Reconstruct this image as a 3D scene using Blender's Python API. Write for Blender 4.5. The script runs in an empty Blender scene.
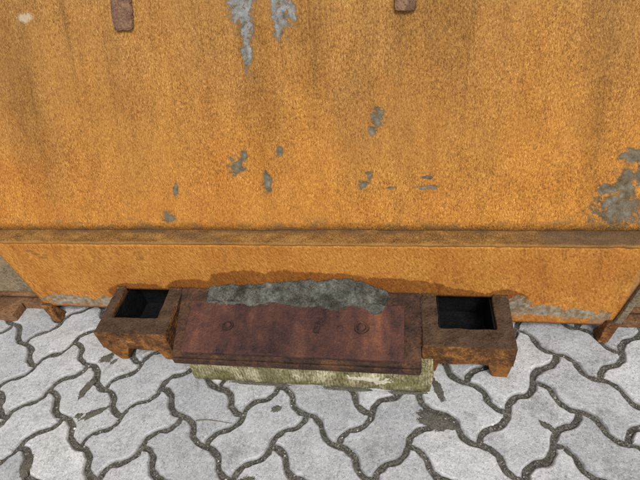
import bpy, bmesh, math, random
from mathutils import Vector, Matrix, noise
random.seed(7)
sc = bpy.context.scene
COL = sc.collection

# ------------------------------------------------------------------ camera
cam = bpy.data.cameras.new('camera')
cam_o = bpy.data.objects.new('camera', cam)
COL.objects.link(cam_o)
_R = (0.98668, 0.12575, -0.10319); _U = (-0.00556, 0.66005, 0.75120); _B = (0.16257, -0.74062, 0.65196)
cam_o.matrix_world = Matrix(((_R[0], _U[0], _B[0], 0.0), (_R[1], _U[1], _B[1], 0.0),
                             (_R[2], _U[2], _B[2], 1.0895), (0, 0, 0, 1)))
cam.sensor_width = 36.0
cam.lens = 27.16
cam.clip_start = 0.02
cam.clip_end = 500.0
sc.camera = cam_o

# ------------------------------------------------------------------ sky, sun, exposure
SUN_EL, SUN_AZ = math.radians(52), math.radians(158)      # azimuth from +Y, clockwise
world = bpy.data.worlds.new('World')
sc.world = world
world.use_nodes = True
wn, wl = world.node_tree.nodes, world.node_tree.links
wn.clear()
sky = wn.new('ShaderNodeTexSky'); sky.sky_type = 'NISHITA'; sky.sun_disc = False
sky.sun_elevation = SUN_EL; sky.sun_rotation = SUN_AZ
sky.air_density = 1.0; sky.dust_density = 4.0; sky.ozone_density = 1.0
hsv = wn.new('ShaderNodeHueSaturation'); hsv.inputs['Saturation'].default_value = 0.22
bg = wn.new('ShaderNodeBackground'); bg.inputs['Strength'].default_value = 0.125
wo = wn.new('ShaderNodeOutputWorld')
wl.new(sky.outputs[0], hsv.inputs['Color']); wl.new(hsv.outputs[0], bg.inputs['Color']); wl.new(bg.outputs[0], wo.inputs[0])
sun = bpy.data.lights.new('sun', 'SUN'); sun.energy = 1.9; sun.angle = math.radians(18); sun.color = (1.0, 0.955, 0.89)
sun_o = bpy.data.objects.new('sun', sun); COL.objects.link(sun_o)
_d = Vector((math.sin(SUN_AZ) * math.cos(SUN_EL), math.cos(SUN_AZ) * math.cos(SUN_EL), math.sin(SUN_EL)))
sun_o.rotation_euler = _d.to_track_quat('Z', 'Y').to_euler()
sun_o.location = _d * 6
vs = sc.view_settings
vs.view_transform = 'Standard'; vs.look = 'None'; vs.gamma = 1.0; vs.use_curve_mapping = False
vs.exposure = 0.2

# ------------------------------------------------------------------ node helpers
class NT:
    def __init__(self, name):
        self.m = bpy.data.materials.new(name); self.m.use_nodes = True
        self.n, self.l = self.m.node_tree.nodes, self.m.node_tree.links
        self.n.clear()
        self.out = self.n.new('ShaderNodeOutputMaterial')
        self.b = self.n.new('ShaderNodeBsdfPrincipled')
        self.l.new(self.b.outputs[0], self.out.inputs[0])
        self.b.inputs['Specular IOR Level'].default_value = 0.3
    def set(self, sock, v):
        if hasattr(v, 'is_output') or isinstance(v, bpy.types.NodeSocket): self.l.new(v, sock)
        else: sock.default_value = v
    def coord(self, off=(0, 0, 0), kind='Object'):
        t = self.n.new('ShaderNodeTexCoord').outputs[kind]
        return self.vm('ADD', t, off)
    def vm(self, op, a, b=None):
        x = self.n.new('ShaderNodeVectorMath'); x.operation = op
        self.set(x.inputs[0], a)
        if b is not None: self.set(x.inputs[1], b)
        return x.outputs['Value'] if op in ('LENGTH', 'DISTANCE', 'DOT_PRODUCT') else x.outputs[0]
    def ma(self, op, a, b=0.0, c=0.0, clamp=False):
        x = self.n.new('ShaderNodeMath'); x.operation = op; x.use_clamp = clamp
        self.set(x.inputs[0], a); self.set(x.inputs[1], b); self.set(x.inputs[2], c)
        return x.outputs[0]
    def noise(self, vec, scale=5, detail=4, rough=0.55, dist=0.0):
        x = self.n.new('ShaderNodeTexNoise')
        self.set(x.inputs['Vector'], vec); x.inputs['Scale'].default_value = scale
        x.inputs['Detail'].default_value = detail; x.inputs['Roughness'].default_value = rough
        x.inputs['Distortion'].default_value = dist
        return x.outputs['Fac']
    def voro(self, vec, scale=5, feature='F1', out='Distance'):
        x = self.n.new('ShaderNodeTexVoronoi'); x.feature = feature
        self.set(x.inputs['Vector'], vec); x.inputs['Scale'].default_value = scale
        return x.outputs[out]
    def ramp(self, fac, stops, interp='LINEAR'):
        x = self.n.new('ShaderNodeValToRGB'); x.color_ramp.interpolation = interp
        e = x.color_ramp.elements
        while len(e) < len(stops): e.new(0.5)
        for el, (p, c) in zip(e, stops):
            el.position = p
            el.color = (c, c, c, 1) if isinstance(c, (int, float)) else (*c, 1)
        self.l.new(fac, x.inputs[0])
        return x.outputs[0]
    def mr(self, v, a, b, c=0.0, d=1.0, smooth=True):
        x = self.n.new('ShaderNodeMapRange'); x.interpolation_type = 'SMOOTHSTEP' if smooth else 'LINEAR'
        x.clamp = True
        self.set(x.inputs[0], v)
        for i, q in enumerate((a, b, c, d)): x.inputs[i + 1].default_value = q
        return x.outputs[0]
    def mix(self, fac, a, b, mode='MIX'):
        x = self.n.new('ShaderNodeMix'); x.data_type = 'RGBA'; x.blend_type = mode
        self.set(x.inputs[0], fac)
        self.set(x.inputs[6], a if not isinstance(a, tuple) else (*a, 1))
        self.set(x.inputs[7], b if not isinstance(b, tuple) else (*b, 1))
        return x.outputs[2]
    def sep(self, v):
        x = self.n.new('ShaderNodeSeparateXYZ'); self.l.new(v, x.inputs[0]); return x.outputs
    def bump(self, h, strength=0.5, dist=0.01, normal=None):
        x = self.n.new('ShaderNodeBump'); x.inputs['Strength'].default_value = strength
        x.inputs['Distance'].default_value = dist
        self.l.new(h, x.inputs['Height'])
        if normal is not None: self.l.new(normal, x.inputs['Normal'])
        return x.outputs[0]
    def done(self, col, rough=0.85, normal=None, spec=None):
        self.set(self.b.inputs['Base Color'], col); self.set(self.b.inputs['Roughness'], rough)
        if normal is not None: self.l.new(normal, self.b.inputs['Normal'])
        if spec is not None: self.b.inputs['Specular IOR Level'].default_value = spec
        return self.m
    def field(self, P, lst):
        """greatest of 1 - distance over ellipses (x, z, rx, rz) on a sheet that stands along X"""
        acc = None
        for (x, z, rx, rz) in lst:
            v = self.vm('MULTIPLY', self.vm('SUBTRACT', P, (x, 0, z)), (1 / rx, 0, 1 / rz))
            d = self.ma('SUBTRACT', 1.0, self.vm('LENGTH', v))
            acc = d if acc is None else self.ma('MAXIMUM', acc, d)
        return acc
    def blobs(self, P, lst, wob=None, soft=0.35):
        acc = self.field(P, lst)
        if wob is not None: acc = self.ma('ADD', acc, wob)
        return self.mr(acc, -soft / 2, soft / 2)

CX, CY = -0.265, 0.87                 # the container's base point; its materials use yard coordinates
OFF = (CX, CY, 0)

# ------------------------------------------------------------------ materials
GREY_TOP = [(-0.352, 0.796, 0.0229, 0.029), (-0.361, 0.807, 0.0161, 0.0145), (-0.344, 0.716, 0.0094, 0.0416), (-0.343, 0.754, 0.0139, 0.0223), (-0.261, 0.772, 0.0158, 0.0326), (-0.273, 0.795, 0.009, 0.018), (-0.238, 0.778, 0.0112, 0.0199)]
GREY_SMALL = [(-0.052, 0.572, 0.0135, 0.0178), (-0.063, 0.546, 0.0091, 0.0101), (-0.282, 0.508, 0.0073, 0.0106), (-0.392, 0.479, 0.0177, 0.0153), (-0.374, 0.499, 0.0075, 0.0108), (-0.319, 0.443, 0.01, 0.0221), (-0.557, 0.427, 0.0067, 0.0138), (-0.589, 0.364, 0.0165, 0.0096), (-0.071, 0.453, 0.007, 0.0106), (-0.086, 0.433, 0.0118, 0.0086), (-0.023, 0.426, 0.0116, 0.0032), (0.064, 0.427, 0.0203, 0.0042), (0.064, 0.448, 0.0135, 0.0031), (0.493, 0.483, 0.0234, 0.0115), (0.485, 0.425, 0.0179, 0.0316), (0.448, 0.419, 0.0202, 0.01), (0.481, 0.378, 0.0483, 0.0284), (0.511, 0.44, 0.0118, 0.0196), (.60, .43, .07, .05), (.68, .55, .04, .07), (-1.25, .60, .03, .06)]

WHITE = [(-0.887, 0.808, 0.0186, 0.0098)]

def mat_wall():
    t = NT('rusty_orange_wall'); P = t.coord(OFF)
    s = t.sep(P)
    g1 = t.noise(t.vm('MULTIPLY', P, (1, .5, .5)), 310, 3, .65, .2)      # rust crust grain, drawn out downwards
    g2 = t.noise(t.vm('MULTIPLY', P, (1, .6, .6)), 560, 2, .6)
    big = t.noise(t.vm('MULTIPLY', P, (1, .35, .35)), 5.0, 4, .55)
    strk = t.noise(t.vm('MULTIPLY', P, (1, .06, .06)), 16, 3, .6)
    mid = t.noise(t.vm('MULTIPLY', P, (1, .5, .5)), 30, 4, .6)
    grain = t.ma('ADD', t.ma('ADD', t.ma('MULTIPLY', g1, .52), t.ma('MULTIPLY', g2, .36)), t.ma('MULTIPLY', mid, .12))
    base = t.ramp(grain, [(.34, (.12, .055, .017)), (.43, (.26, .120, .031)), (.51, (.41, .196, .049)), (.58, (.525, .272, .076)), (.68, (.72, .45, .17))])
    sm = t.mr(t.noise(t.vm('ADD', P, (4, 0, 2)), 4.5, 4, .6), .42, .64)
    base = t.mix(t.ma('MULTIPLY', sm, .28), base, (.40, .20, .055))
    hue = t.noise(t.vm('MULTIPLY', t.vm('ADD', P, (0, 0, 7)), (1, .5, .5)), 10, 5, .62)
    base = t.mix(t.mr(hue, .52, .70, 0, .45), base, t.mix(1.0, base, (.90, .76, .70), 'MULTIPLY'))
    base = t.mix(t.mr(hue, .48, .30, 0, .5), base, t.mix(1.0, base, (1.08, 1.08, .95), 'MULTIPLY'))
    fine = t.noise(t.vm('MULTIPLY', P, (1, .025, .025)), 85, 3, .6)
    base = t.mix(t.ma('MULTIPLY', t.mr(fine, .52, .68), t.mr(s[2], .36, .8, .12, .45)), base, t.mix(1.0, base, (.62, .60, .62), 'MULTIPLY'))
    hz = t.mr(t.ma('ADD', s[2], t.ma('MULTIPLY', t.ma('SUBTRACT', big, .5), .55)), .34, .85)
    yel = t.mix(1.0, base, (1.06, .93, .70), 'MULTIPLY')
    brn = t.mix(1.0, base, (.84, .86, .94), 'MULTIPLY')
    col = t.mix(hz, yel, brn)
    k = t.mr(t.ma('ADD', t.ma('MULTIPLY', strk, .55), t.ma('MULTIPLY', big, .45)), .47, .66)
    col = t.mix(t.ma('MULTIPLY', k, t.mr(s[2], .36, .75, .10, .5)), col, t.mix(1.0, col, (.60, .61, .66), 'MULTIPLY'))
    nz = t.ma('SUBTRACT', t.noise(P, 75, 5, .7), .5)
    wob = t.ma('MULTIPLY', nz, 4.2)
    run = t.blobs(P, [(-.32, .63, .04, .17), (.41, .56, .022, .16), (-.93, .62, .05, .2), (-.20, .70, .03, .10), (.10, .74, .06, .13)], t.ma('MULTIPLY', wob, .3), 1.5)
    col = t.mix(t.ma('MULTIPLY', run, .36), col, t.mix(1.0, col, (.45, .43, .42), 'MULTIPLY'))
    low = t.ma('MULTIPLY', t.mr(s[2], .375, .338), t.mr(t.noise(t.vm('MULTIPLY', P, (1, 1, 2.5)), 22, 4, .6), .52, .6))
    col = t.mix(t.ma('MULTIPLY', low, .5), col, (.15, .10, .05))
    ft, fs = t.field(P, GREY_TOP), t.field(P, GREY_SMALL)
    halo = t.mr(t.ma('ADD', t.ma('MAXIMUM', ft, fs), t.ma('ADD', wob, .35)), -.3, .3)
    col = t.mix(t.ma('MULTIPLY', halo, .45), col, (.22, .135, .06))
    wob = t.ma('ADD', wob, t.ma('MULTIPLY', t.ma('SUBTRACT', grain, .5), 2.2))
    mt = t.mr(t.ma('ADD', ft, wob), -.22, .28); ms = t.mr(t.ma('ADD', fs, wob), -.22, .28)
    pn = t.noise(P, 60, 4, .65)
    pt = t.ramp(pn, [(.32, (.085, .075, .055)), (.46, (.18, .18, .165)), (.66, (.285, .305, .305))])
    ps = t.ramp(pn, [(.3, (.065, .05, .028)), (.5, (.125, .113, .082)), (.7, (.20, .195, .16))])
    col = t.mix(t.ma('MULTIPLY', ms, .92), col, ps)
    col = t.mix(t.ma('MULTIPLY', mt, .95), col, pt)
    w = t.blobs(P, WHITE, t.ma('MULTIPLY', wob, .7), .9)
    col = t.mix(t.ma('MULTIPLY', w, .6), col, (.50, .45, .34))
    m = t.ma('MAXIMUM', mt, ms)
    h = t.ma('ADD', grain, t.ma('MULTIPLY', m, -.45))
    return t.done(col, .93, t.bump(h, .75, .006), .15)

def mat_lower():
    t = NT('rusty_yellow_lower_plate'); P = t.coord(OFF); s = t.sep(P)
    rot = t.n.new('ShaderNodeVectorRotate'); rot.rotation_type = 'Y_AXIS'; rot.inputs['Angle'].default_value = .35
    t.l.new(P, rot.inputs['Vector'])
    g1 = t.noise(t.vm('MULTIPLY', rot.outputs[0], (1, 1, .45)), 210, 3, .6)
    g2 = t.noise(P, 240, 2)
    big = t.noise(P, 7, 4)
    base = t.ramp(t.ma('ADD', t.ma('MULTIPLY', g1, .6), t.ma('MULTIPLY', g2, .4)), [(.32, (.22, .085, .017)), (.46, (.40, .168, .030)), (.57, (.52, .235, .048)), (.70, (.66, .36, .11))])
    col = t.mix(t.mr(big, .35, .65), base, t.mix(1.0, base, (.86, .76, .72), 'MULTIPLY'))
    gr = t.mr(t.noise(t.vm('MULTIPLY', P, (1, .3, .3)), 24, 5, .65), .52, .70)
    col = t.mix(t.ma('MULTIPLY', gr, .5), col, t.mix(1.0, col, (.58, .55, .55), 'MULTIPLY'))
    wob = t.ma('MULTIPLY', t.ma('SUBTRACT', t.noise(P, 28, 4, .6), .5), 1.6)
    damp = t.blobs(P, [(-.26, .14, .27, .074), (-.40, .15, .13, .064), (-.57, .12, .085, .056), (-.02, .135, .18, .060), (.12, .12, .12, .045), (.26, .12, .06, .040), (-.74, .115, .10, .040)], t.ma('MULTIPLY', wob, .30), .08)
    col = t.mix(t.ma('MULTIPLY', damp, .80), col, t.mix(1.0, col, (.40, .31, .24), 'MULTIPLY'))
    wob2 = t.ma('MULTIPLY', t.ma('SUBTRACT', t.noise(t.vm('MULTIPLY', rot.outputs[0], (1, 1, 1.6)), 60, 4, .65), .5), 3.0)
    fl = t.blobs(P, [(-.986, .075, .085, .024), (-.918, .064, .034, .023), (.358, .088, .06, .018), (.444, .078, .062, .018), (.505, .064, .026, .026), (.30, .10, .03, .036), (-.86, .07, .03, .03)], wob2, .25)
    pc = t.ramp(t.noise(P, 80, 3), [(.35, (.15, .115, .07)), (.55, (.26, .235, .18)), (.7, (.34, .33, .29))])
    col = t.mix(t.ma('MULTIPLY', fl, .9), col, pc)
    rim = t.ma('MULTIPLY', t.mr(s[2], .075, .05), t.mr(t.noise(P, 30, 3), .35, .6))
    col = t.mix(t.ma('MULTIPLY', rim, .7), col, (.30, .115, .03))
    sc_ = t.blobs(P, [(-1.012, .276, .012, .004), (-1.0, .264, .013, .004), (-.985, .252, .013, .004), (-.97, .262, .01, .003)], t.ma('MULTIPLY', wob2, .3), .5)
    col = t.mix(t.ma('MULTIPLY', sc_, .6), col, (.16, .08, .03))
    edge = t.blobs(P, [(.575, .16, .03, .14)], t.ma('MULTIPLY', wob2, .4), .5)
    col = t.mix(t.ma('MULTIPLY', edge, .55), col, (.28, .17, .09))
    return t.done(col, .9, t.bump(t.ma('ADD', g1, t.ma('MULTIPLY', fl, -.4)), .4, .004), .2)

def mat_ledge():
    t = NT('dirty_weld_ledge'); P = t.coord(OFF); s = t.sep(P)
    g = t.ma('ADD', t.ma('MULTIPLY', t.noise(P, 330, 3, .65), .6), t.ma('MULTIPLY', t.noise(t.vm('MULTIPLY', P, (.4, 1, 1)), 60, 4, .6), .4))
    col = t.ramp(g, [(.35, (.06, .028, .009)), (.5, (.18, .086, .023)), (.64, (.32, .165, .05))])
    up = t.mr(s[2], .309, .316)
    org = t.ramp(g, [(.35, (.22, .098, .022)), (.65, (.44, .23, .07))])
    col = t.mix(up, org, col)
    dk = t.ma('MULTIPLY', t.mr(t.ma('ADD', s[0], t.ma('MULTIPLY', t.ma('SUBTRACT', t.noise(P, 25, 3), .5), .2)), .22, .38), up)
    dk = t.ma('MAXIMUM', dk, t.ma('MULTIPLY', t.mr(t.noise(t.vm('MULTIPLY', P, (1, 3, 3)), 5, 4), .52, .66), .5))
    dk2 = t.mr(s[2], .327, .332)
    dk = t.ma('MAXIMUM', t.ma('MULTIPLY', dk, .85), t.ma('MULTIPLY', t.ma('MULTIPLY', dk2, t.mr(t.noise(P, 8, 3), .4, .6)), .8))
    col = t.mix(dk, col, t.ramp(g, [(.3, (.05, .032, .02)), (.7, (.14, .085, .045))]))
    return t.done(col, .95, t.bump(g, .6, .005), .15)

def mat_rust(name, dark, mid, lite, big=9, fine=130, bias=0.0, rough=.85, face_dirt=None, spec=.25):
    t = NT(name); P = t.coord(OFF)
    b = t.noise(P, big, 5, .6, .4); f = t.noise(P, fine, 3, .6)
    v = t.ma('ADD', t.ma('ADD', t.ma('MULTIPLY', b, .62), t.ma('MULTIPLY', f, .38)), bias)
    col = t.ramp(v, [(.34, dark), (.5, mid), (.66, lite)])
    if face_dirt:
        nrm = t.sep(t.n.new('ShaderNodeNewGeometry').outputs['Normal'])
        k = t.ma('MULTIPLY', t.mr(nrm[2], .4, .8), t.mr(b, .30, .55, .65, 1.0))
        dcol = t.ramp(v, [(.34, face_dirt[0]), (.64, face_dirt[1])])
        col = t.mix(k, col, dcol)
    pit = t.mr(t.voro(P, 95), .30, .12)
    n = t.bump(t.ma('SUBTRACT', t.ma('ADD', f, t.ma('MULTIPLY', b, .8)), t.ma('MULTIPLY', pit, .5)), .8, .005)
    return t.done(col, rough, n, spec)

def mat_plate():
    t = NT('maroon_wear_plate'); P = t.coord(OFF); s = t.sep(P)
    b = t.noise(t.vm('MULTIPLY', P, (1, .2, .2)), 17, 4, .62); f = t.noise(P, 190, 3, .65)
    f2 = t.noise(P, 45, 4)
    iso = t.noise(P, 11, 4, .6)
    v = t.ma('ADD', t.ma('ADD', t.ma('MULTIPLY', b, .36), t.ma('MULTIPLY', iso, .20)), t.ma('ADD', t.ma('MULTIPLY', f, .24), t.ma('MULTIPLY', f2, .20)))
    col = t.ramp(v, [(.39, (.020, .012, .013)), (.47, (.050, .024, .021)), (.54, (.082, .036, .027)), (.65, (.165, .070, .037))])
    pat = t.ma('MAXIMUM', t.mr(s[0], -.12, -.02), t.mr(s[0], -.40, -.53))
    col = t.mix(t.ma('MULTIPLY', pat, .45), col, t.mix(1.0, col, (1.9, 1.75, 1.5), 'MULTIPLY'))
    return t.done(col, t.mr(f2, .3, .7, .62, .85), t.bump(t.ma('ADD', f, f2), .6, .004), .2)

def mat_concrete():
    t = NT('grey_concrete_paver'); P = t.coord()
    oi = t.n.new('ShaderNodeObjectInfo')
    R = t.vm('ADD', P, t.vm('MULTIPLY', oi.outputs['Location'], (3.1, 2.7, 0)))
    f = t.noise(R, 380, 3, .75); m = t.noise(R, 120, 4, .7); b = t.noise(R, 16, 4, .6)
    v = t.ma('ADD', t.ma('ADD', t.ma('MULTIPLY', f, .42), t.ma('MULTIPLY', m, .33)), t.ma('MULTIPLY', b, .25))
    col = t.ramp(v, [(.36, (.18, .183, .187)), (.45, (.355, .36, .368)), (.52, (.465, .472, .482)), (.60, (.575, .582, .592)), (.72, (.72, .725, .73))])
    fl = t.sep(t.voro(R, 300, out='Color'))[0]
    col = t.mix(t.mr(fl, .86, .96, 0, .30), col, (.78, .78, .77))
    col = t.mix(t.mr(fl, .12, .03, 0, .40), col, (.13, .128, .12))
    # stone to stone tint
    col = t.mix(1.0, col, t.ramp(oi.outputs['Random'], [(0, (.78, .785, .80)), (.5, (.97, .97, .975)), (1, (1.12, 1.115, 1.105))]), 'MULTIPLY')
    # dark pits and damp marks
    pit = t.mr(t.voro(R, 60), .10, .04)
    pit = t.ma('MULTIPLY', pit, t.mr(t.noise(R, 20, 2), .55, .62))
    col = t.mix(t.ma('MULTIPLY', pit, .75), col, (.08, .075, .065))
    st = t.mr(t.noise(t.vm('ADD', R, (9, 4, 0)), 13, 5, .68), .54, .70)
    col = t.mix(t.ma('MULTIPLY', st, .62), col, t.mix(1.0, col, (.50, .49, .45), 'MULTIPLY'))
    # pale lime bloom
    lm = t.mr(t.noise(t.vm('ADD', R, (2, 14, 0)), 17, 4, .65), .58, .72)
    col = t.mix(t.ma('MULTIPLY', lm, .45), col, (.60, .61, .62))
    z = t.sep(P)[2]
    col = t.mix(t.ma('MULTIPLY', t.mr(z, -.0008, -.006), .55), col, (.17, .16, .14))
    return t.done(col, .9, t.bump(t.ma('ADD', t.ma('ADD', t.ma('MULTIPLY', f, .8), m), t.ma('MULTIPLY', b, 2.2)), .6, .004), .25)

def mat_sand():
    t = NT('grey_joint_sand'); P = t.coord()
    f = t.noise(P, 380, 3, .7); m = t.noise(P, 45, 4, .6); g = t.voro(P, 330, out='Color')
    gs = t.sep(g)[0]
    v = t.ma('ADD', t.ma('ADD', t.ma('MULTIPLY', f, .4), t.ma('MULTIPLY', gs, .3)), t.ma('MULTIPLY', m, .3))
    col = t.ramp(v, [(.25, (.03, .027, .023)), (.5, (.085, .079, .068)), (.68, (.19, .178, .157)), (.85, (.36, .345, .31))])
    return t.done(col, .95, t.bump(t.ma('ADD', f, gs), .8, .004), .2)

def mat_grit():
    t = NT('mixed_grit'); P = t.coord()
    c = t.sep(t.voro(P, 260, out='Color'))
    col = t.ramp(c[0], [(.0, (.045, .042, .036)), (.4, (.125, .117, .102)), (.75, (.22, .208, .185)), (.93, (.40, .38, .35)), (1, (.6, .58, .54))])
    return t.done(col, .9, None, .25)

def mat_wood():
    t = NT('mossy_yellow_timber'); P = t.coord((-.22, .67, 0)); s = t.sep(P)
    rib = t.n.new('ShaderNodeTexWave'); rib.wave_type = 'BANDS'; rib.bands_direction = 'X'
    rib.inputs['Scale'].default_value = 42; rib.inputs['Distortion'].default_value = 9; rib.inputs['Detail'].default_value = 3
    t.l.new(t.vm('MULTIPLY', P, (1, 1, .25)), rib.inputs['Vector'])
    f = t.noise(t.vm('MULTIPLY', P, (1, 1, .4)), 230, 3, .65); b = t.noise(P, 24, 5, .65)
    v = t.ma('ADD', t.ma('ADD', t.ma('MULTIPLY', rib.outputs['Fac'], .06), t.ma('MULTIPLY', f, .44)), t.ma('MULTIPLY', b, .50))
    col = t.ramp(v, [(.37, (.075, .062, .032)), (.46, (.215, .185, .105)), (.54, (.38, .34, .21)), (.64, (.60, .56, .41))])
    moss = t.mr(t.noise(t.vm('ADD', P, (3, 0, 1)), 13, 4), .46, .62)
    col = t.mix(t.ma('MULTIPLY', moss, .82), col, t.ramp(f, [(.3, (.055, .052, .018)), (.7, (.21, .19, .075))]))
    low_dark = t.mr(t.ma('ADD', s[2], t.ma('MULTIPLY', t.ma('SUBTRACT', b, .5), .05)), .02, .0)  # darker towards the bottom of the block
    col = t.mix(t.ma('MULTIPLY', low_dark, .55), col, (.07, .062, .032))
    wh = t.mr(t.voro(P, 75), .22, .12)
    wh = t.ma('MULTIPLY', wh, t.mr(t.noise(P, 24, 3), .58, .64))
    wh2 = t.blobs(P, [(-.075, .040, .040, .011), (-.045, .030, .02, .010)], t.ma('MULTIPLY', t.ma('SUBTRACT', t.noise(P, 90, 3), .5), 4), .3)
    col = t.mix(t.ma('MULTIPLY', t.ma('MAXIMUM', wh, wh2), .75), col, (.66, .63, .50))
    return t.done(col, .92, t.bump(t.ma('ADD', t.ma('ADD', t.ma('MULTIPLY', rib.outputs['Fac'], .18), f), b), .7, .005), .15)

def mat_dirt():
    t = NT('grey_caked_dirt'); P = t.coord((-.255, .85, .12))
    f = t.noise(P, 200, 3, .6); b = t.noise(P, 30, 5, .6)
    lo = t.noise(P, 9, 3)
    v = t.ma('ADD', t.ma('ADD', t.ma('MULTIPLY', f, .30), t.ma('MULTIPLY', b, .45)), t.ma('MULTIPLY', lo, .25))
    col = t.ramp(v, [(.37, (.022, .020, .015)), (.46, (.058, .056, .045)), (.54, (.108, .107, .090)), (.66, (.22, .22, .195))])
    return t.done(col, .95, t.bump(t.ma('ADD', t.ma('MULTIPLY', f, .5), b), .9, .010), .15)

M_wall, M_lower, M_ledge, M_plate = mat_wall(), mat_lower(), mat_ledge(), mat_plate()
M_frame = mat_rust('brown_rust_frame', (.024, .013, .008), (.125, .051, .015), (.36, .155, .04), 30, 180, 0, .8, ((.018, .012, .009), (.095, .056, .031)))
M_leg = mat_rust('orange_rust_leg', (.055, .022, .008), (.20, .078, .017), (.40, .17, .04), 30, 190)
M_tray = mat_rust('dark_brown_tray', (.018, .011, .008), (.052, .028, .018), (.13, .06, .029), 20, 150)
M_base = mat_rust('brown_base_rust', (.05, .028, .016), (.15, .075, .035), (.28, .15, .075), 10, 120)
M_greyrust = mat_rust('grey_flaking_skirt', (.09, .06, .035), (.20, .155, .10), (.36, .23, .10), 16, 110)
M_body = mat_rust('plain_rust_body', (.12, .05, .018), (.33, .15, .04), (.50, .26, .08), 4, 120)
M_lug = mat_rust('purple_brown_lug', (.07, .036, .024), (.16, .084, .052), (.29, .17, .10), 34, 220)
M_bolt = mat_rust('dark_bolt', (.012, .008, .008), (.036, .019, .016), (.08, .04, .028), 60, 220)
M_hole_shade = mat_rust('black_hole_shade', (.004, .004, .004), (.010, .010, .0105), (.016, .016, .016), 20, 140, spec=.06)  # near-black colour standing in for shade in and behind the pocket holes
M_conc, M_sand, M_grit, M_wood, M_dirt = mat_concrete(), mat_sand(), mat_grit(), mat_wood(), mat_dirt()
def mat_plain(name, a, b, sc_=120, rough=.85):
    t = NT(name); P = t.coord(); f = t.noise(P, sc_, 3)
    return t.done(t.ramp(f, [(.3, a), (.7, b)]), rough, t.bump(f, .4, .003))
M_twig = mat_plain('dry_twig', (.05, .035, .02), (.14, .10, .06))
M_pebble = mat_plain('white_pebble', (.6, .58, .54), (.8, .78, .74))

# ------------------------------------------------------------------ mesh helpers
def link(name, bm_or_mesh, mat, parent=None, loc=None, smooth=False):
    if isinstance(bm_or_mesh, bmesh.types.BMesh):
        me = bpy.data.meshes.new(name); bm_or_mesh.to_mesh(me); bm_or_mesh.free()
    else: me = bm_or_mesh
    if mat and not me.materials: me.materials.append(mat)
    if smooth:
        for p in me.polygons: p.use_smooth = True
    o = bpy.data.objects.new(name, me); COL.objects.link(o)
    if parent: o.parent = parent
    if loc: o.location = loc
    return o
def world_part(name, bm, mat, root, rootloc, smooth=False):
    """bm is in yard coordinates; the part is stored relative to its thing's base"""
    bmesh.ops.translate(bm, verts=bm.verts, vec=-Vector(rootloc))
    return link(name, bm, mat, root, None, smooth)
def tag(o, label=None, cat=None, group=None, kind=None):
    for k, v in (('label', label), ('category', cat), ('group', group), ('kind', kind)):
        if v: o[k] = v
    return o
def hexa(bm, c):
    """c: 8 corners, bottom ring then top ring, each counter-clockwise seen from above"""
    v = [bm.verts.new(p) for p in c]
    fs = [(3, 2, 1, 0), (4, 5, 6, 7), (0, 1, 5, 4), (1, 2, 6, 5), (2, 3, 7, 6), (3, 0, 4, 7)]
    for f in fs: bm.faces.new([v[i] for i in f])
    return v
def boxc(x0, x1, y0, y1, z0, z1):
    return [(x0, y0, z0), (x1, y0, z0), (x1, y1, z0), (x0, y1, z0), (x0, y0, z1), (x1, y0, z1), (x1, y1, z1), (x0, y1, z1)]
def bevel_sharp(bm, off, seg=2):
    bm.normal_update()
    es = [e for e in bm.edges if len(e.link_faces) == 2 and e.calc_face_angle(0) > .45]
    if es: bmesh.ops.bevel(bm, geom=es, offset=off, segments=seg, profile=.6, affect='EDGES')
def cuts(bm, axis, step):
    lo = min(v.co[axis] for v in bm.verts); hi = max(v.co[axis] for v in bm.verts)
    n = int((hi - lo) / step)
    for i in range(1, n):
        co = [0, 0, 0]; no = [0, 0, 0]; co[axis] = lo + (hi - lo) * i / n; no[axis] = 1
        bmesh.ops.bisect_plane(bm, geom=bm.verts[:] + bm.edges[:] + bm.faces[:], plane_co=co, plane_no=no)
def rough(bm, amp, scale=30, seed=0.0):
    for v in bm.verts:
        p = Vector(v.co) * scale + Vector((seed, seed * 1.7, -seed))
        v.co += noise.noise_vector(p) * amp
def solid(corners, bev=.003, step=.03, amp=.0012, seed=0.0, axes=(0, 1, 2)):
    bm = bmesh.new(); hexa(bm, corners); bevel_sharp(bm, bev)
    for a in axes: cuts(bm, a, step)
    rough(bm, amp, 28, seed)
    return bm

# ------------------------------------------------------------------ the paved yard
W = 0.1125
AL = math.radians(-40.351); OU, OV = -0.53987, 0.56717
ca, sa = math.cos(AL), math.sin(AL)
def lat(u, v): return (OU + W * (u * ca - v * sa), OV + W * (u * sa + v * ca))
WP = ((0, 0), (.14, .070), (.19, .078), (.34, .078), (.40, .062), (.60, -.062), (.66, -.078), (.81, -.078), (.86, -.070), (1, 0))
def wave(t):
    for (t0, a0), (t1, a1) in zip(WP, WP[1:]):
        if t <= t1: return a0 + (a1 - a0) * (t - t0) / (t1 - t0)
    return 0.0
def u_edge(u, v, n): return [(u + i / n, v + wave(i / n)) for i in range(n)]
def v_edge(u, v, n): return [(u - wave(i / n), v + i / n) for i in range(n)]
def rev(f, u, v, n):
    return [((u + 1 - i / n, v + wave(1 - i / n)) if f == 'u' else (u - wave(1 - i / n), v + 1 - i / n)) for i in range(n)]
def outline(u, v, kind, n):
    if kind == 'U':
        p = u_edge(u - 1, v, n) + u_edge(u, v, n) + v_edge(u + 1, v, n) + rev('u', u, v + 1, n) + rev('u', u - 1, v + 1, n) + rev('v', u - 1, v, n)
        c = (u, v + .5)
    else:
        p = u_edge(u, v - 1, n) + v_edge(u + 1, v - 1, n) + v_edge(u + 1, v, n) + rev('u', u, v + 1, n) + rev('v', u, v, n) + rev('v', u, v - 1, n)
        c = (u + .5, v)
    return [lat(*q) for q in p], lat(*c)
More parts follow.
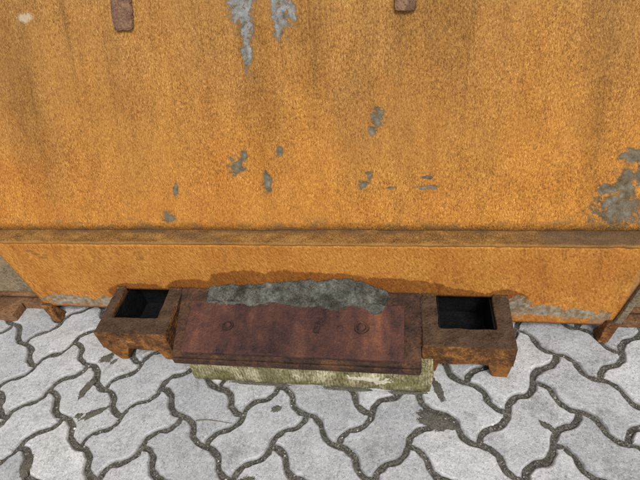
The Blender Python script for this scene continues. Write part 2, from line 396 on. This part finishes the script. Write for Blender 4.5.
def inset(pts, d):
    """offset inwards; points that would fold over are laid between their good neighbours"""
    n = len(pts); out = []
    for i in range(n):
        a, b, c = pts[i - 1], pts[i], pts[(i + 1) % n]
        t = (Vector((b[0] - a[0], b[1] - a[1])).normalized() + Vector((c[0] - b[0], c[1] - b[1])).normalized()).normalized()
        out.append((b[0] - t.y * d, b[1] + t.x * d))
    def seg(q, p, r):
        vx, vy = r[0] - p[0], r[1] - p[1]; l2 = vx * vx + vy * vy
        t = max(0, min(1, ((q[0] - p[0]) * vx + (q[1] - p[1]) * vy) / l2)) if l2 else 0
        return math.hypot(q[0] - p[0] - t * vx, q[1] - p[1] - t * vy)
    ok = [min(seg(q, pts[k - 1], pts[k]) for k in range(n)) >= d * .985 for q in out]
    def side(a, b, c): return (b[0] - a[0]) * (c[1] - a[1]) - (b[1] - a[1]) * (c[0] - a[0])
    for _ in range(8):
        res = list(out)
        for i in range(n):
            if ok[i]: continue
            l = 1
            while not ok[(i - l) % n]: l += 1
            r = 1
            while not ok[(i + r) % n]: r += 1
            A, B_ = out[(i - l) % n], out[(i + r) % n]; f = l / (l + r)
            res[i] = (A[0] + (B_[0] - A[0]) * f, A[1] + (B_[1] - A[1]) * f)
        bad = False
        for i in range(n):
            for k in range(2, 16):
                a, b, c, e = res[i], res[(i + 1) % n], res[(i + k) % n], res[(i + k + 1) % n]
                if side(a, b, c) * side(a, b, e) < 0 and side(c, e, a) * side(c, e, b) < 0:
                    bad = True
                    for m in range(1, k + 1): ok[(i + m) % n] = False
        if not bad: break
    return res, ok
INSETS = {}
def stone_bm(bm, pts, ctr, seed, kind, simple=False, off=(0, 0, 0)):
    n = len(pts)
    jit = [0.0] * n if simple else [.0052 * noise.noise(Vector((p[0] * 65, p[1] * 65, seed))) + .0060 * noise.noise(Vector((p[0] * 170, p[1] * 170, seed))) for p in pts]
    if not simple:
        jit = [(jit[i - 1] + 2 * jit[i] + jit[(i + 1) % n]) / 4 for i in range(n)]
        for _ in range(random.choice((0, 1, 1, 2))):           # knocked-off corners
            k = random.randrange(n); dep = random.uniform(.002, .006); wd = random.choice((4, 6, 8))
            for j in range(-wd, wd + 1): jit[(k + j) % n] += dep * (1 - abs(j) / (wd + 1))
    D = .0104 if simple else .0114
    key = (kind, n)                                        # all stones of a kind share one clean outline
    if key not in INSETS:
        q, k_ = inset(pts, D)
        INSETS[key] = ([(x - ctr[0], y - ctr[1]) for x, y in q], k_)
    q, ok = INSETS[key]
    base = [(x + ctr[0], y + ctr[1]) for x, y in q]
    def crosses(q):
        def side(a, b, c): return (b[0] - a[0]) * (c[1] - a[1]) - (b[1] - a[1]) * (c[0] - a[0])
        for i in range(n):
            for k in range(2, 16):
                a, b, c, d = q[i], q[(i + 1) % n], q[(i + k) % n], q[(i + k + 1) % n]
                if side(a, b, c) * side(a, b, d) < 0 and side(c, d, a) * side(c, d, b) < 0: return True
        return False
    top = base
    if not simple:
        calm = [ok[i] and ok[i - 1] and ok[(i + 1) % n] for i in range(n)]
        jit = [j if c else 0.0 for j, c in zip(jit, calm)]
        for g in (1.0, .75, .5, .3, .15, 0.0):
            top = []
            for i in range(n):
                a_, c_ = base[i - 1], base[(i + 1) % n]; t = Vector((c_[0] - a_[0], c_[1] - a_[1]))
                t = t.normalized() if t.length > 1e-6 else Vector((0, 0))
                k = g * jit[i]; top.append((base[i][0] - t.y * k, base[i][1] + t.x * k))
            if not crosses(top): break
    rings = []
    for f, z in (((0, 0.0), (.16, -.0011), (.42, -.0060), (.52, -.05)) if not simple else ((0, 0.0), (.45, -.008), (.5, -.03))):
        rings.append([bm.verts.new((t[0] + (p[0] - t[0]) * f - ctr[0] + off[0], t[1] + (p[1] - t[1]) * f - ctr[1] + off[1], z + off[2])) for t, p in zip(top, pts)])
    bm.faces.new(rings[0])
    for r0, r1 in zip(rings, rings[1:]):
        for i in range(n):
            bm.faces.new((r0[i], r1[i], r1[(i + 1) % n], r0[(i + 1) % n]))

pav = bpy.data.objects
# bed of sand: fine and uneven near the camera, then flat out to the horizon
bm = bmesh.new()
gx0, gx1, gy0, gy1, st = -2.0, 1.6, -.3, 1.3, .0125
nx, ny = int((gx1 - gx0) / st), int((gy1 - gy0) / st)
grid = []
for j in range(ny + 1):
    row = []
    for i in range(nx + 1):
        x, y = gx0 + (gx1 - gx0) * i / nx, gy0 + (gy1 - gy0) * j / ny
        edge = i in (0, nx) or j in (0, ny)
        z = -.0072 + (0 if edge else .0034 * noise.noise(Vector((x * 11, y * 11, 2.0))) + .0022 * noise.noise(Vector((x * 45, y * 45, 5.0))))
        row.append(bm.verts.new((x, y, z)))
    grid.append(row)
for j in range(ny):
    for i in range(nx): bm.faces.new((grid[j][i], grid[j][i + 1], grid[j + 1][i + 1], grid[j + 1][i]))
B = 120.0
def quad(x0, x1, y0, y1): bm.faces.new([bm.verts.new(p) for p in ((x0, y0, -.0072), (x1, y0, -.0072), (x1, y1, -.0072), (x0, y1, -.0072))])
quad(-B, gx0, -B, B); quad(gx1, B, -B, B); quad(gx0, gx1, -B, gy0); quad(gx0, gx1, gy1, B)
ground = tag(link('ground', bm, M_sand), kind='structure')

pavement = bpy.data.objects.new('pavement', None); COL.objects.link(pavement)
pavement['kind'] = 'structure'
far = bmesh.new(); near = []
for u in range(-60, 61):
    for v in range(-60, 61):
        c4 = (u + v) % 4
        if c4 not in (0, 2): continue
        kind = 'U' if c4 == 0 else 'V'
        cx, cy = lat(u, v + .5) if kind == 'U' else lat(u + .5, v)
        if abs(cx) > 5.2 or cy < -4.2 or cy > 4.4: continue
        if -1.75 < cx < 1.3 and -.28 < cy < 1.22: near.append((u, v, kind))
        elif not (-1.42 < cx < .88 and cy > 1.1 and cy < 2.5):
            pts, ctr = outline(u, v, kind, 4)
            stone_bm(far, pts, ctr, 0, kind, True, (ctr[0], ctr[1], random.uniform(-.001, .001)))
near.sort(key=lambda s: lat(s[0], s[1])[1])
for (u, v, kind) in near:
    pts, ctr = outline(u, v, kind, 22)
    bm = bmesh.new(); stone_bm(bm, pts, ctr, u * 3.7 + v * 1.3, kind)
    o = link('paving_stone', bm, M_conc, pavement, (ctr[0], ctr[1], random.uniform(-.0016, .0014)))
    o.rotation_euler = (random.uniform(-.008, .008), random.uniform(-.008, .008), random.uniform(-.012, .012))
o = link('distant_paving', far, M_conc, pavement); o['kind'] = 'stuff'

# loose grit in the joints and on a few scarred stones
gv, gf = [], []
def grain(x, y, z, r):
    b = len(gv); a = random.uniform(0, 6.28); c, s = math.cos(a), math.sin(a)
    rx, ry, rz = r * random.uniform(.7, 1.3), r * random.uniform(.7, 1.2), r * random.uniform(.5, .9)
    for (px, py, pz) in ((rx, 0, 0), (0, ry, 0), (-rx, 0, 0), (0, -ry, 0), (.2 * rx, .1 * ry, rz), (0, 0, -rz)):
        gv.append((x + px * c - py * s, y + px * s + py * c, z + pz))
    for f in ((0, 1, 4), (1, 2, 4), (2, 3, 4), (3, 0, 4), (1, 0, 5), (2, 1, 5), (3, 2, 5), (0, 3, 5)): gf.append([b + i for i in f])
def bed_z(x, y): return -.0072 + .0034 * noise.noise(Vector((x * 11, y * 11, 2.0))) + .0022 * noise.noise(Vector((x * 45, y * 45, 5.0)))
for u in range(-22, 23):
    for v in range(-22, 23):
        c4 = (u + v) % 4
        for d in ('u', 'v'):
            if (d == 'u' and c4 == 2) or (d == 'v' and c4 == 0): continue
            cx, cy = lat(u + .5, v) if d == 'u' else lat(u, v + .5)
            if not (-1.4 < cx < 1.0 and .1 < cy < 1.0): continue
            for _ in range(34):
                t = random.random(); k = random.gauss(0, .032)
                x, y = lat(u + t, v + wave(t) + k) if d == 'u' else lat(u - wave(t) + k, v + t)
                r = random.uniform(.0007, .0018) if random.random() < .9 else random.uniform(.0018, .0034)
                grain(x, y, bed_z(x, y) + r * .3, r)
def patch(x, y, rx, ry, ang, n, r0=.0008, r1=.0018):
    c, s = math.cos(ang), math.sin(ang)
    b = len(gv); N = 28; gv.append((x, y, .0028)); rings_ = ((.35, .0024), (.7, .0016), (1.0, -.0022))
    for (k, z) in rings_:
        for i in range(N):
            a = 2 * math.pi * i / N
            q = k * (1 + .42 * noise.noise(Vector((math.cos(a) * 2, math.sin(a) * 2, x * 30))) + .22 * noise.noise(Vector((math.cos(a) * 6, math.sin(a) * 6, y * 30))))
            px, py = rx * q * math.cos(a), ry * q * math.sin(a)
            gv.append((x + px * c - py * s, y + px * s + py * c, z + random.uniform(-.0006, .0006)))
    for i in range(N):
        j = (i + 1) % N; gf.append([b, b + 1 + i, b + 1 + j])
        for k in range(2): gf.append([b + 1 + k * N + i, b + 1 + (k + 1) * N + i, b + 1 + (k + 1) * N + j, b + 1 + k * N + j])
    for _ in range(n):
        a = random.uniform(0, 6.28); q = math.sqrt(random.random()) * (1 + .5 * noise.noise(Vector((math.cos(a) * 2, math.sin(a) * 2, x * 30))))
        px, py = rx * q * math.cos(a), ry * q * math.sin(a)
        r = random.uniform(r0, r1)
        grain(x + px * c - py * s, y + px * s + py * c, .0015 - .002 * min(1, (px / rx) ** 2 + (py / ry) ** 2) + r * .25, r)
grit = bpy.data.meshes.new('joint_grit'); grit.from_pydata(gv, [], gf); grit.update()
tag(link('joint_grit', grit, M_grit), 'loose grey grit lying in the wavy joints between the paving stones', 'grit', kind='stuff')
gv, gf = [], []
patch(.096, .680, .010, .034, .35, 420); patch(-.822, .722, .022, .014, .5, 260); patch(-.795, .712, .012, .006, .9, 90)
patch(-.835, .625, .011, .034, -.25, 330); patch(-.775, .556, .034, .010, .55, 300); patch(-.815, .545, .01, .008, 0, 70)
patch(.085, .597, .040, .020, -.4, 520); patch(-.88, .408, .014, .028, .2, 200); patch(-.30, .60, .016, .010, .4, 120)
patch(-.36, .668, .09, .006, 0, 260); patch(-.13, .667, .07, .007, 0, 240); patch(.02, .666, .05, .005, 0, 150)
patch(.335, .60, .02, .008, -.6, 110); patch(-.34, .415, .03, .016, .6, 300)
soil = bpy.data.meshes.new('soil'); soil.from_pydata(gv, [], gf); soil.update()
M_soil = mat_plain('dark_soil', (.04, .037, .03), (.15, .138, .112), 320, .95)
tag(link('soil', soil, M_soil), 'dark crumbs of soil caught in scars of the paving stones', 'soil', kind='stuff')

# ------------------------------------------------------------------ the rusty steel container
RL = (CX, CY, 0)
root = bpy.data.objects.new('steel_container', None); COL.objects.link(root); root.location = RL
tag(root, 'big rusty orange steel container with two square pockets at its foot', 'container')
LEAN = 1 / math.tan(math.radians(65))
XL, XR, ZT, YB = -1.47, .94, 1.30, 2.45
def wall_y(z): return .895 + LEAN * (z - .331)
# front wall: a slightly buckled plate
bm = bmesh.new(); nx, nz = 110, 46; rows = []
for j in range(nz + 1):
    z = .3335 + (ZT - .3335) * j / nz
    rows.append([bm.verts.new((XL + (XR - XL) * i / nx, wall_y(z) + .0035 * noise.noise(Vector((i * .09, j * .09, 3))) + .0008 * noise.noise(Vector((i * .5, j * .5, 9))), z)) for i in range(nx + 1)])
for j in range(nz):
    for i in range(nx): bm.faces.new((rows[j][i], rows[j][i + 1], rows[j + 1][i + 1], rows[j + 1][i]))
ret = bmesh.ops.extrude_face_region(bm, geom=bm.faces[:])
bmesh.ops.translate(bm, verts=[g for g in ret['geom'] if isinstance(g, bmesh.types.BMVert)], vec=(0, .012, 0))
bmesh.ops.recalc_face_normals(bm, faces=bm.faces[:])
world_part('front_wall', bm, M_wall, root, RL, True)
yT = wall_y(ZT)
for x0, x1 in ((XL, XL + .012), (XR - .012, XR)):
    c = [(x0, .92, .29), (x1, .92, .29), (x1, YB, .29), (x0, YB, .29), (x0, yT + .0125, ZT), (x1, yT + .0125, ZT), (x1, YB + .1, ZT), (x0, YB + .1, ZT)]
    world_part('side_wall', solid(c, .002, .12, .002, x0, (1, 2)), M_body, root, RL)
world_part('rear_wall', solid([(XL + .013, YB - .014, .29), (XR - .013, YB - .014, .29), (XR - .013, YB - .002, .29), (XL + .013, YB - .002, .29), (XL + .013, YB + .085, ZT), (XR - .013, YB + .085, ZT), (XR - .013, YB + .097, ZT), (XL + .013, YB + .097, ZT)], .002, .12, .002, 4, (0, 2)), M_body, root, RL)
world_part('floor_plate', solid(boxc(XL + .014, XR - .014, .93, YB - .016, .29, .302), .002, .2, .001, 5, (0, 1)), M_body, root, RL)
for (x0, x1, y0, y1) in ((XL - .03, XR + .03, yT - .04, yT + .03), (XL - .03, XR + .03, YB + .07, YB + .14), (XL - .03, XL + .04, yT + .032, YB + .068), (XR - .04, XR + .03, yT + .032, YB + .068)):
    world_part('rim', solid(boxc(x0, x1, y0, y1, ZT + .001, ZT + .07), .006, .15, .0015, x0 + y0, (0, 1)), M_body, root, RL)
# the ledge where the two front plates are welded together
prof = [(.8985, .3375), (.8985, .3310), (.8935, .3325), (.8765, .3190), (.8715, .3150), (.8695, .3100), (.8705, .3040), (.8760, .2990), (.9000, .2980), (.9100, .3000), (.9100, .3360)]
bm = bmesh.new(); rings = []; n = 420
for i in range(n + 1):
    x = XL + .002 + (XR - XL - .004) * i / n; r = []
    for k, (y, z) in enumerate(prof):
        a = .0016 if k in (2, 3, 4, 5, 6) else .0007
        r.append(bm.verts.new((x, y + a * noise.noise(Vector((x * 42, k * .6, 1))) + .0012 * noise.noise(Vector((x * 6, 0, 4))), z + a * noise.noise(Vector((x * 38, k * .6, 8))))))
    rings.append(r)
m_ = len(prof)
for i in range(n):
    for k in range(m_): bm.faces.new((rings[i][k], rings[i][(k + 1) % m_], rings[i + 1][(k + 1) % m_], rings[i + 1][k]))
bm.faces.new(rings[0]); bm.faces.new(rings[-1][::-1])
bmesh.ops.recalc_face_normals(bm, faces=bm.faces[:])
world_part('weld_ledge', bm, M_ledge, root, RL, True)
# lower plate: narrows towards the ground
def lowx(z, s): return (-1.080 - .166 * (z - .043)) if s < 0 else (.538 + .216 * (z - .043))
bm = bmesh.new(); nx, nz = 230, 34; rows = []
for j in range(nz + 1):
    r = []
    for i in range(nx + 1):
        f = i / nx; zb = .0480 + (.038 - .048) * f + .0022 * noise.noise(Vector((i * .35, 0, 6)))
        z = zb + (.3030 - zb) * j / nz; x = lowx(z, -1) + (lowx(z, 1) - lowx(z, -1)) * f
        r.append(bm.verts.new((x, .8712 + .0022 * noise.noise(Vector((x * 4, z * 5, 1))) - .002 * (1 - j / nz), z)))
    rows.append(r)
for j in range(nz):
    for i in range(nx):
        q = (rows[j][i], rows[j][i + 1], rows[j + 1][i + 1], rows[j + 1][i])
        mx, mz = sum(v.co.x for v in q) / 4, sum(v.co.z for v in q) / 4
        if mz < .130 and (-.792 < mx < -.626 or .080 < mx < .248): continue        # open behind the stake pockets
        bm.faces.new(q)
ret = bmesh.ops.extrude_face_region(bm, geom=bm.faces[:])
bmesh.ops.translate(bm, verts=[g for g in ret['geom'] if isinstance(g, bmesh.types.BMVert)], vec=(0, .014, 0))
bmesh.ops.recalc_face_normals(bm, faces=bm.faces[:])
low = world_part('lower_plate', bm, M_lower, root, RL, True)
low.data.materials.clear(); low.data.materials.append(M_lower)
# returns of the lower plate, running back under the container
for s in (-1, 1):
    a0, a1 = lowx(.05, s), lowx(.298, s); i0 = s * -.012
    xs = sorted((a0, a0 + i0)), sorted((a1, a1 + i0))
    c = [(xs[0][0], .886, .046), (xs[0][1], .886, .046), (xs[0][1], 1.9, .046), (xs[0][0], 1.9, .046), (xs[1][0], .886, .287), (xs[1][1], .886, .287), (xs[1][1], 1.9, .287), (xs[1][0], 1.9, .287)]
    world_part('return_plate', solid(c, .002, .1, .001, s, (1,)), M_body, root, RL)
# short feet under both corners of the lower plate
c = [(-1.066, .846, -.003), (-1.040, .846, -.003), (-1.040, .885, -.003), (-1.066, .885, -.003), (-1.088, .858, .060), (-1.058, .858, .060), (-1.058, .8695, .060), (-1.088, .8695, .060)]
world_part('foot', solid(c, .003, .015, .001, 3), M_frame, root, RL)
c = [(.508, .842, -.003), (.532, .842, -.003), (.532, .885, -.003), (.508, .885, -.003), (.520, .856, .060), (.552, .856, .060), (.552, .8675, .060), (.520, .8675, .060)]
world_part('foot', solid(c, .003, .015, .001, 5), M_frame, root, RL)
# flat bar along the right-hand edge of the lower plate
c = [(.535, .858, .050), (.553, .858, .050), (.553, .868, .050), (.535, .868, .050), (.575, .858, .292), (.592, .858, .292), (.592, .868, .292), (.575, .868, .292)]
world_part('edge_bar', solid(c, .003, .02, .0015, 6), M_greyrust, root, RL)
# recessed skirt, base beam and runners at both sides
for s, (x0, x1) in ((-1, (-1.46, -1.075)), (1, (.545, .93))):
    world_part('skirt', solid([(x0, .915, .058), (x1, .915, .058), (x1, .927, .058), (x0, .927, .058), (x0, .932, .289), (x1, .932, .289), (x1, .944, .289), (x0, .944, .289)], .002, .03, .003, 9 + s, (0, 2)), M_greyrust, root, RL)
    world_part('base_beam', solid(boxc(x0, x1, .895, .99, -.004, .024), .004, .05, .0015, 12 + s, (0,)), M_base, root, RL)
    world_part('base_flange', solid(boxc(x0, x1, .905, .97, .044, .056), .003, .05, .0015, 15 + s, (0,)), M_base, root, RL)
for x0, x1, k in ((-1.46, -1.192, 1), (.655, .93, 2)):
    r_ = world_part('runner', solid(boxc(x0, x1, .842, .893, -.004, .030), .004, .03, .0016, 20 + k, (0,)), M_base, root, RL)
# rusty lugs high on the front wall
def lug(x, z0, z1, wd, seed):
    y0, y1 = wall_y(z0), wall_y(z1)
    c = [(x - wd, y0 - .012, z0), (x + wd * .9, y0 - .012, z0 - .002), (x + wd, y0 + .004, z0), (x - wd, y0 + .004, z0), (x - wd, y1 - .016, z1), (x + wd, y1 - .016, z1), (x + wd, y1 + .004, z1), (x - wd, y1 + .004, z1)]
    bm = solid(c, .007, .007, .0035, seed); rough(bm, .0015, 110, seed); return bm
world_part('lug', lug(-.632, .772, .88, .025, 31), M_lug, root, RL)
world_part('lug', lug(.009, .772, .88, .024, 37), M_lug, root, RL)

# ---- stake pockets
def pocket(x0, x1, hx0, hx1, seed):
    yf, yb, hy0, hy1 = .714, .8695, .766, .862
    def zt(y): return .1285 + .07 * (y - .714)
    zb = .060
    bm = bmesh.new(); rr = .006
    def arc(cx, cy, a0):
        return [(cx + rr * math.cos(a0 - math.pi / 2 * k / 3), cy + rr * math.sin(a0 - math.pi / 2 * k / 3)) for k in range(4)]
    poly = [(x0, yf), (x1, yf), (x1, yb), (hx1, yb)] + arc(hx1 - rr, hy0 + rr, 0) + arc(hx0 + rr, hy0 + rr, -math.pi / 2) + [(hx0, yb), (x0, yb)]
    tp = [bm.verts.new((x, y, zt(y))) for x, y in poly]; bt = [bm.verts.new((x, y, zb)) for x, y in poly]
    N = len(poly)
    bm.faces.new(tp); bm.faces.new(bt[::-1])
    for k in range(N): bm.faces.new((bt[k], bt[(k + 1) % N], tp[(k + 1) % N], tp[k]))
    bmesh.ops.recalc_face_normals(bm, faces=bm.faces[:])
    bevel_sharp(bm, .0022)
    cuts(bm, 0, .011); cuts(bm, 1, .011); cuts(bm, 2, .012)
    rough(bm, .0022, 24, seed); rough(bm, .0011, 85, seed)
    return bm
pl = world_part('stake_pocket', pocket(-.803, -.602, -.776, -.641, 3), M_frame, root, RL)
pr = world_part('stake_pocket', pocket(.056, .271, .095, .232, 8), M_frame, root, RL)
def sub(name, bm, mat, parent):
    bmesh.ops.translate(bm, verts=bm.verts, vec=-Vector(RL)); return link(name, bm, mat, parent)
# legs under the pockets
sub('leg', solid([(-.776, .722, -.004), (-.756, .722, -.004), (-.756, .80, -.004), (-.776, .80, -.004), (-.801, .7145, .0605), (-.730, .7145, .0605), (-.730, .80, .0605), (-.801, .80, .0605)], .004, .012, .0018, 41), M_leg, pl)
sub('leg', solid([(-.640, .724, .006), (-.604, .724, .006), (-.604, .80, .006), (-.640, .80, .006), (-.650, .716, .0605), (-.603, .716, .0605), (-.603, .80, .0605), (-.650, .80, .0605)], .004, .012, .0018, 42), M_leg, pl)
sub('leg', solid([(.231, .724, -.004), (.266, .724, -.004), (.266, .80, -.004), (.231, .80, -.004), (.212, .7145, .0605), (.270, .7145, .0605), (.270, .80, .0605), (.212, .80, .0605)], .004, .012, .0018, 43), M_leg, pr)
sub('leg', solid([(.060, .726, .006), (.092, .726, .006), (.092, .80, .006), (.060, .80, .006), (.057, .7155, .0605), (.098, .7155, .0605), (.098, .80, .0605), (.057, .80, .0605)], .004, .012, .0018, 44), M_leg, pr)
# cross member and bulkhead behind the pockets, near-black to paint the shade there
world_part('cross_member', solid(boxc(-1.06, .525, .915, .955, .02, .085), .004, .1, .001, 71, (0,)), M_hole_shade, root, RL)
world_part('light_stop_plate', solid(boxc(-1.06, .525, 1.05, 1.062, -.004, .287), .003, .1, .001, 72, (0,)), M_hole_shade, root, RL)  # unseen plate, added to keep light out of the space behind the holes
for p_, (x0, x1) in ((pl, (-.776, -.641)), (pr, (.095, .232))):      # added near-black lining that paints the shade in each hole
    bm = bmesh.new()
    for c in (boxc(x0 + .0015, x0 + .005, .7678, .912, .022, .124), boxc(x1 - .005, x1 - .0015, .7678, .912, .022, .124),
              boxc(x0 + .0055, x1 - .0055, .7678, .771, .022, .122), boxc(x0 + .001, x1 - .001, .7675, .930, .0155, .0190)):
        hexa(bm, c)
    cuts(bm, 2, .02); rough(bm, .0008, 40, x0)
    sub('shade_lining', bm, M_hole_shade, p_)

# weld beads where the pockets meet the lower plate
def bead(p0, p1, r, seed):
    bm = bmesh.new(); a, b = Vector(p0), Vector(p1); ax = (b - a).normalized(); n_ = max(6, int((b - a).length / .003)); prev = None
    e1 = ax.orthogonal().normalized(); e2 = ax.cross(e1)
    for i in range(n_ + 1):
        c = a + (b - a) * i / n_; ring = []
        for k in range(8):
            th = k * math.pi / 4; q = r * (1 + .22 * math.sin(i * 1.7) + .5 * noise.noise(Vector((i * .4, k * .8, seed))))
            ring.append(bm.verts.new(c + (e1 * math.cos(th) + e2 * math.sin(th)) * q))
        if prev:
            for k in range(8): bm.faces.new((prev[k], prev[(k + 1) % 8], ring[(k + 1) % 8], ring[k]))
        else: bm.faces.new(ring[::-1])
        prev = ring
    bm.faces.new(prev); return bm
for p_, segs in ((pl, ((-.803, -.777), (-.640, -.603))), (pr, ((.057, .094), (.233, .270)))):
    for (xa, xb) in segs: sub('weld_bead', bead((xa, .868, .1395), (xb, .868, .1395), .0042, xa), M_frame, p_)
    x = -.6035 if p_ is pl else .0545
    sub('weld_bead', bead((x, .720, .110 if p_ is pl else .116), (x, .866, .138), .0035, x), M_tray, p_)

# ---- buffer between the pockets: tray with a wear plate on it
K = math.tan(math.radians(10))
def bz(y, o=0.0): return .112 + K * (y - .68) + o
def slab(x0, x1, x0b, x1b, y0, y1, lo, hi, flat=None):
    zl0, zl1 = (flat, flat) if flat is not None else (bz(y0, lo), bz(y1, lo))
    return [(x0, y0, zl0), (x1, y0, zl0), (x1b, y1, zl1), (x0b, y1, zl1), (x0, y0, bz(y0, hi)), (x1, y0, bz(y0, hi)), (x1b, y1, bz(y1, hi)), (x0b, y1, bz(y1, hi))]
tray = world_part('buffer_tray', solid(slab(-.570, .053, -.600, .053, .667, .8685, -.03, 0, .079), .004, .03, .0016, 51), M_tray, root, RL)
plate = world_part('wear_plate', solid(slab(-.545, .013, -.556, .013, .674, .822, .0005, .0095), .003, .03, .0012, 52), M_plate, root, RL)
bar = world_part('front_strip', solid(slab(-.568, .050, -.569, .050, .661, .6655, -.026, -.006), .003, .03, .0013, 53), M_tray, root, RL)
def bolt(x, y, r, ring):
    bm = bmesh.new()
    pr_ = [(0, .0028), (r * .45, .0026), (r * .60, .0002), (r * .74, .0002), (r * .80, .0048), (r * .90, .0050), (r, -.001)] if ring else [(0, .004), (r * .55, .0036), (r * .9, .0015), (r, -.001)]
    zc = bz(y, .0095); n = 20; prev = None
    top = bm.verts.new((x, y, zc + pr_[0][1]))
    for (q, h_) in pr_[1:]:
        cur = []
        for i in range(n):
            a = 2 * math.pi * i / n; k = q * (1 + .12 * noise.noise(Vector((math.cos(a) * 2, math.sin(a) * 2, x * 9))))
            yy = y + k * math.sin(a); cur.append(bm.verts.new((x + k * math.cos(a), yy, zc + K * (yy - y) + h_)))
        for i in range(n):
            if prev is None: fc = bm.faces.new((top, cur[i], cur[(i + 1) % n]))
            else: fc = bm.faces.new((prev[i], cur[i], cur[(i + 1) % n], prev[(i + 1) % n]))
            fc.material_index = 1 if (ring and .5 * r < q < .75 * r) or q > .99 * r else 0
        prev = cur
    return bm
for (x, y, r, ring) in ((-.437, .749, .016, True), (-.091, .756, .019, True), (-.145, .752, .009, False)):
    bo = sub('bolt', bolt(x, y, r, ring), M_plate, plate); bo.data.materials.append(M_bolt)
bm = bmesh.new()
hexa(bm, boxc(-.209, -.196, .735, .769, bz(.735, .0055), bz(.760, .014))); bevel_sharp(bm, .002); cuts(bm, 0, .004); cuts(bm, 1, .006); rough(bm, .003, 90, 3)
sub('weld_blob', bm, M_bolt, plate)

# ------------------------------------------------------------------ timber under the buffer
bm = solid([(-.540, .673, -.004), (.076, .671, -.004), (.076, .80, -.004), (-.540, .80, -.004), (-.538, .674, .0775), (.083, .672, .0745), (.083, .80, .0755), (-.538, .80, .0775)], .004, .012, .0026, 61)
rough(bm, .0012, 90, 3)
WL = (-.22, .67, 0)
bmesh.ops.translate(bm, verts=bm.verts, vec=-Vector(WL))
tag(link('timber_block', bm, M_wood, None, WL), 'mossy yellowish timber block propping up the dark plate of the container', 'timber')

# ------------------------------------------------------------------ dirt caked on the tray behind the wear plate
DL = (-.255, .85, .12)
bm = bmesh.new(); nx, ny = 150, 22; rows = []
for j in range(ny + 1):
    r = []
    for i in range(nx + 1):
        f, g = i / nx, j / ny
        x = -.545 + .540 * f; y = .815 + .0535 * g
        env = max(0, min(1, (f) * 7)) * max(0, min(1, (1 - f) * 6))
        front = .002 + .014 * noise.noise(Vector((x * 14, 0, 2))) - .022 * math.exp(-((x + .055) / .028) ** 2) - .012 * math.exp(-((x + .17) / .03) ** 2) + .007 * noise.noise(Vector((x * 70, 3, 2)))
        yy = max(y, .815 + front) if j else .812 + front
        hh = (.006 + .034 * g ** .75) * env * (.35 + .55 * f + .35 * (1 - abs(f - .6) * 2) + .40 * noise.noise(Vector((x * 11, y * 22, 1)))) + .009 * noise.noise(Vector((x * 42, y * 42, 3))) * env + .0035 * noise.noise(Vector((x * 95, y * 95, 7))) * env
        base = bz(yy, .001 + .0125 * max(0, min(1, (.828 - yy) / .008)) - .02 * (1 - min(1, env * 3)))
        r.append(bm.verts.new((x, yy, base - .004 + (hh * min(1, g * 4 + .1)))))
    rows.append(r)
for j in range(ny):
    for i in range(nx): bm.faces.new((rows[j][i], rows[j][i + 1], rows[j + 1][i + 1], rows[j + 1][i]))
per = [rows[0][i] for i in range(nx + 1)] + [rows[j][nx] for j in range(1, ny + 1)] + [rows[ny][i] for i in range(nx - 1, -1, -1)] + [rows[j][0] for j in range(ny - 1, 0, -1)]
botv = [bm.verts.new((v.co.x, v.co.y, bz(v.co.y, -.006))) for v in per]
for i in range(len(per)): bm.faces.new((per[i - 1], botv[i - 1], botv[i], per[i]))
bmesh.ops.recalc_face_normals(bm, faces=bm.faces[:])
bmesh.ops.translate(bm, verts=bm.verts, vec=-Vector(DL))
heap_top = [(v.co.x, v.co.y, v.co.z) for v in bm.verts if v.co.z > .015]
heap = tag(link('dirt_heap', bm, M_dirt, None, DL, True), 'grey caked dirt lying in a strip behind the maroon plate', 'dirt')

gv, gf = [], []
for _ in range(700):
    x, y, z = random.choice(heap_top)
    r = random.uniform(.0010, .0026) if random.random() < .8 else random.uniform(.0022, .0055)
    grain(x + random.uniform(-.004, .004), y + random.uniform(-.006, .002), z + r * .2, r)
cr = bpy.data.meshes.new('crumbs'); cr.from_pydata(gv, [], gf); cr.update()
link('crumbs', cr, M_dirt, heap)['kind'] = 'stuff'
# ------------------------------------------------------------------ small loose things
bm = bmesh.new(); prev = None
for i in range(9):
    f = i / 8; x = -.047 + .094 * f; y = .003 * math.sin(f * 4) + .0012 * f; z = .0022 + .0008 * math.sin(f * 7); ring = []
    for k in range(6):
        a = k * math.pi / 3; rr = .0011 * (1 - .5 * f); ring.append(bm.verts.new((x, y + rr * math.cos(a), z + rr * math.sin(a))))
    if prev:
        for k in range(6): bm.faces.new((prev[k], prev[(k + 1) % 6], ring[(k + 1) % 6], ring[k]))
    prev = ring
tag(link('twig', bm, M_twig, None, (-.45, .554, 0)), 'thin dark twig lying across a paving stone in front of the timber', 'twig')
def pebble(x, y, r, label):
    bm = bmesh.new(); bmesh.ops.create_icosphere(bm, subdivisions=2, radius=r)
    for v in bm.verts: v.co = Vector((v.co.x * 1.2, v.co.y, v.co.z * .7)) + noise.noise_vector(v.co * 300 + Vector((x * 50, 0, 0))) * r * .3
    tag(link('pebble', bm, M_pebble, None, (x, y, -.001)), label, 'pebble', 'white pebbles in the joints')
pebble(.2135, .5966, .0036, 'small white pebble in the joint in front of the right pocket')
pebble(-.808, .512, .0026, 'tiny white pebble in a joint at the left of the paving')
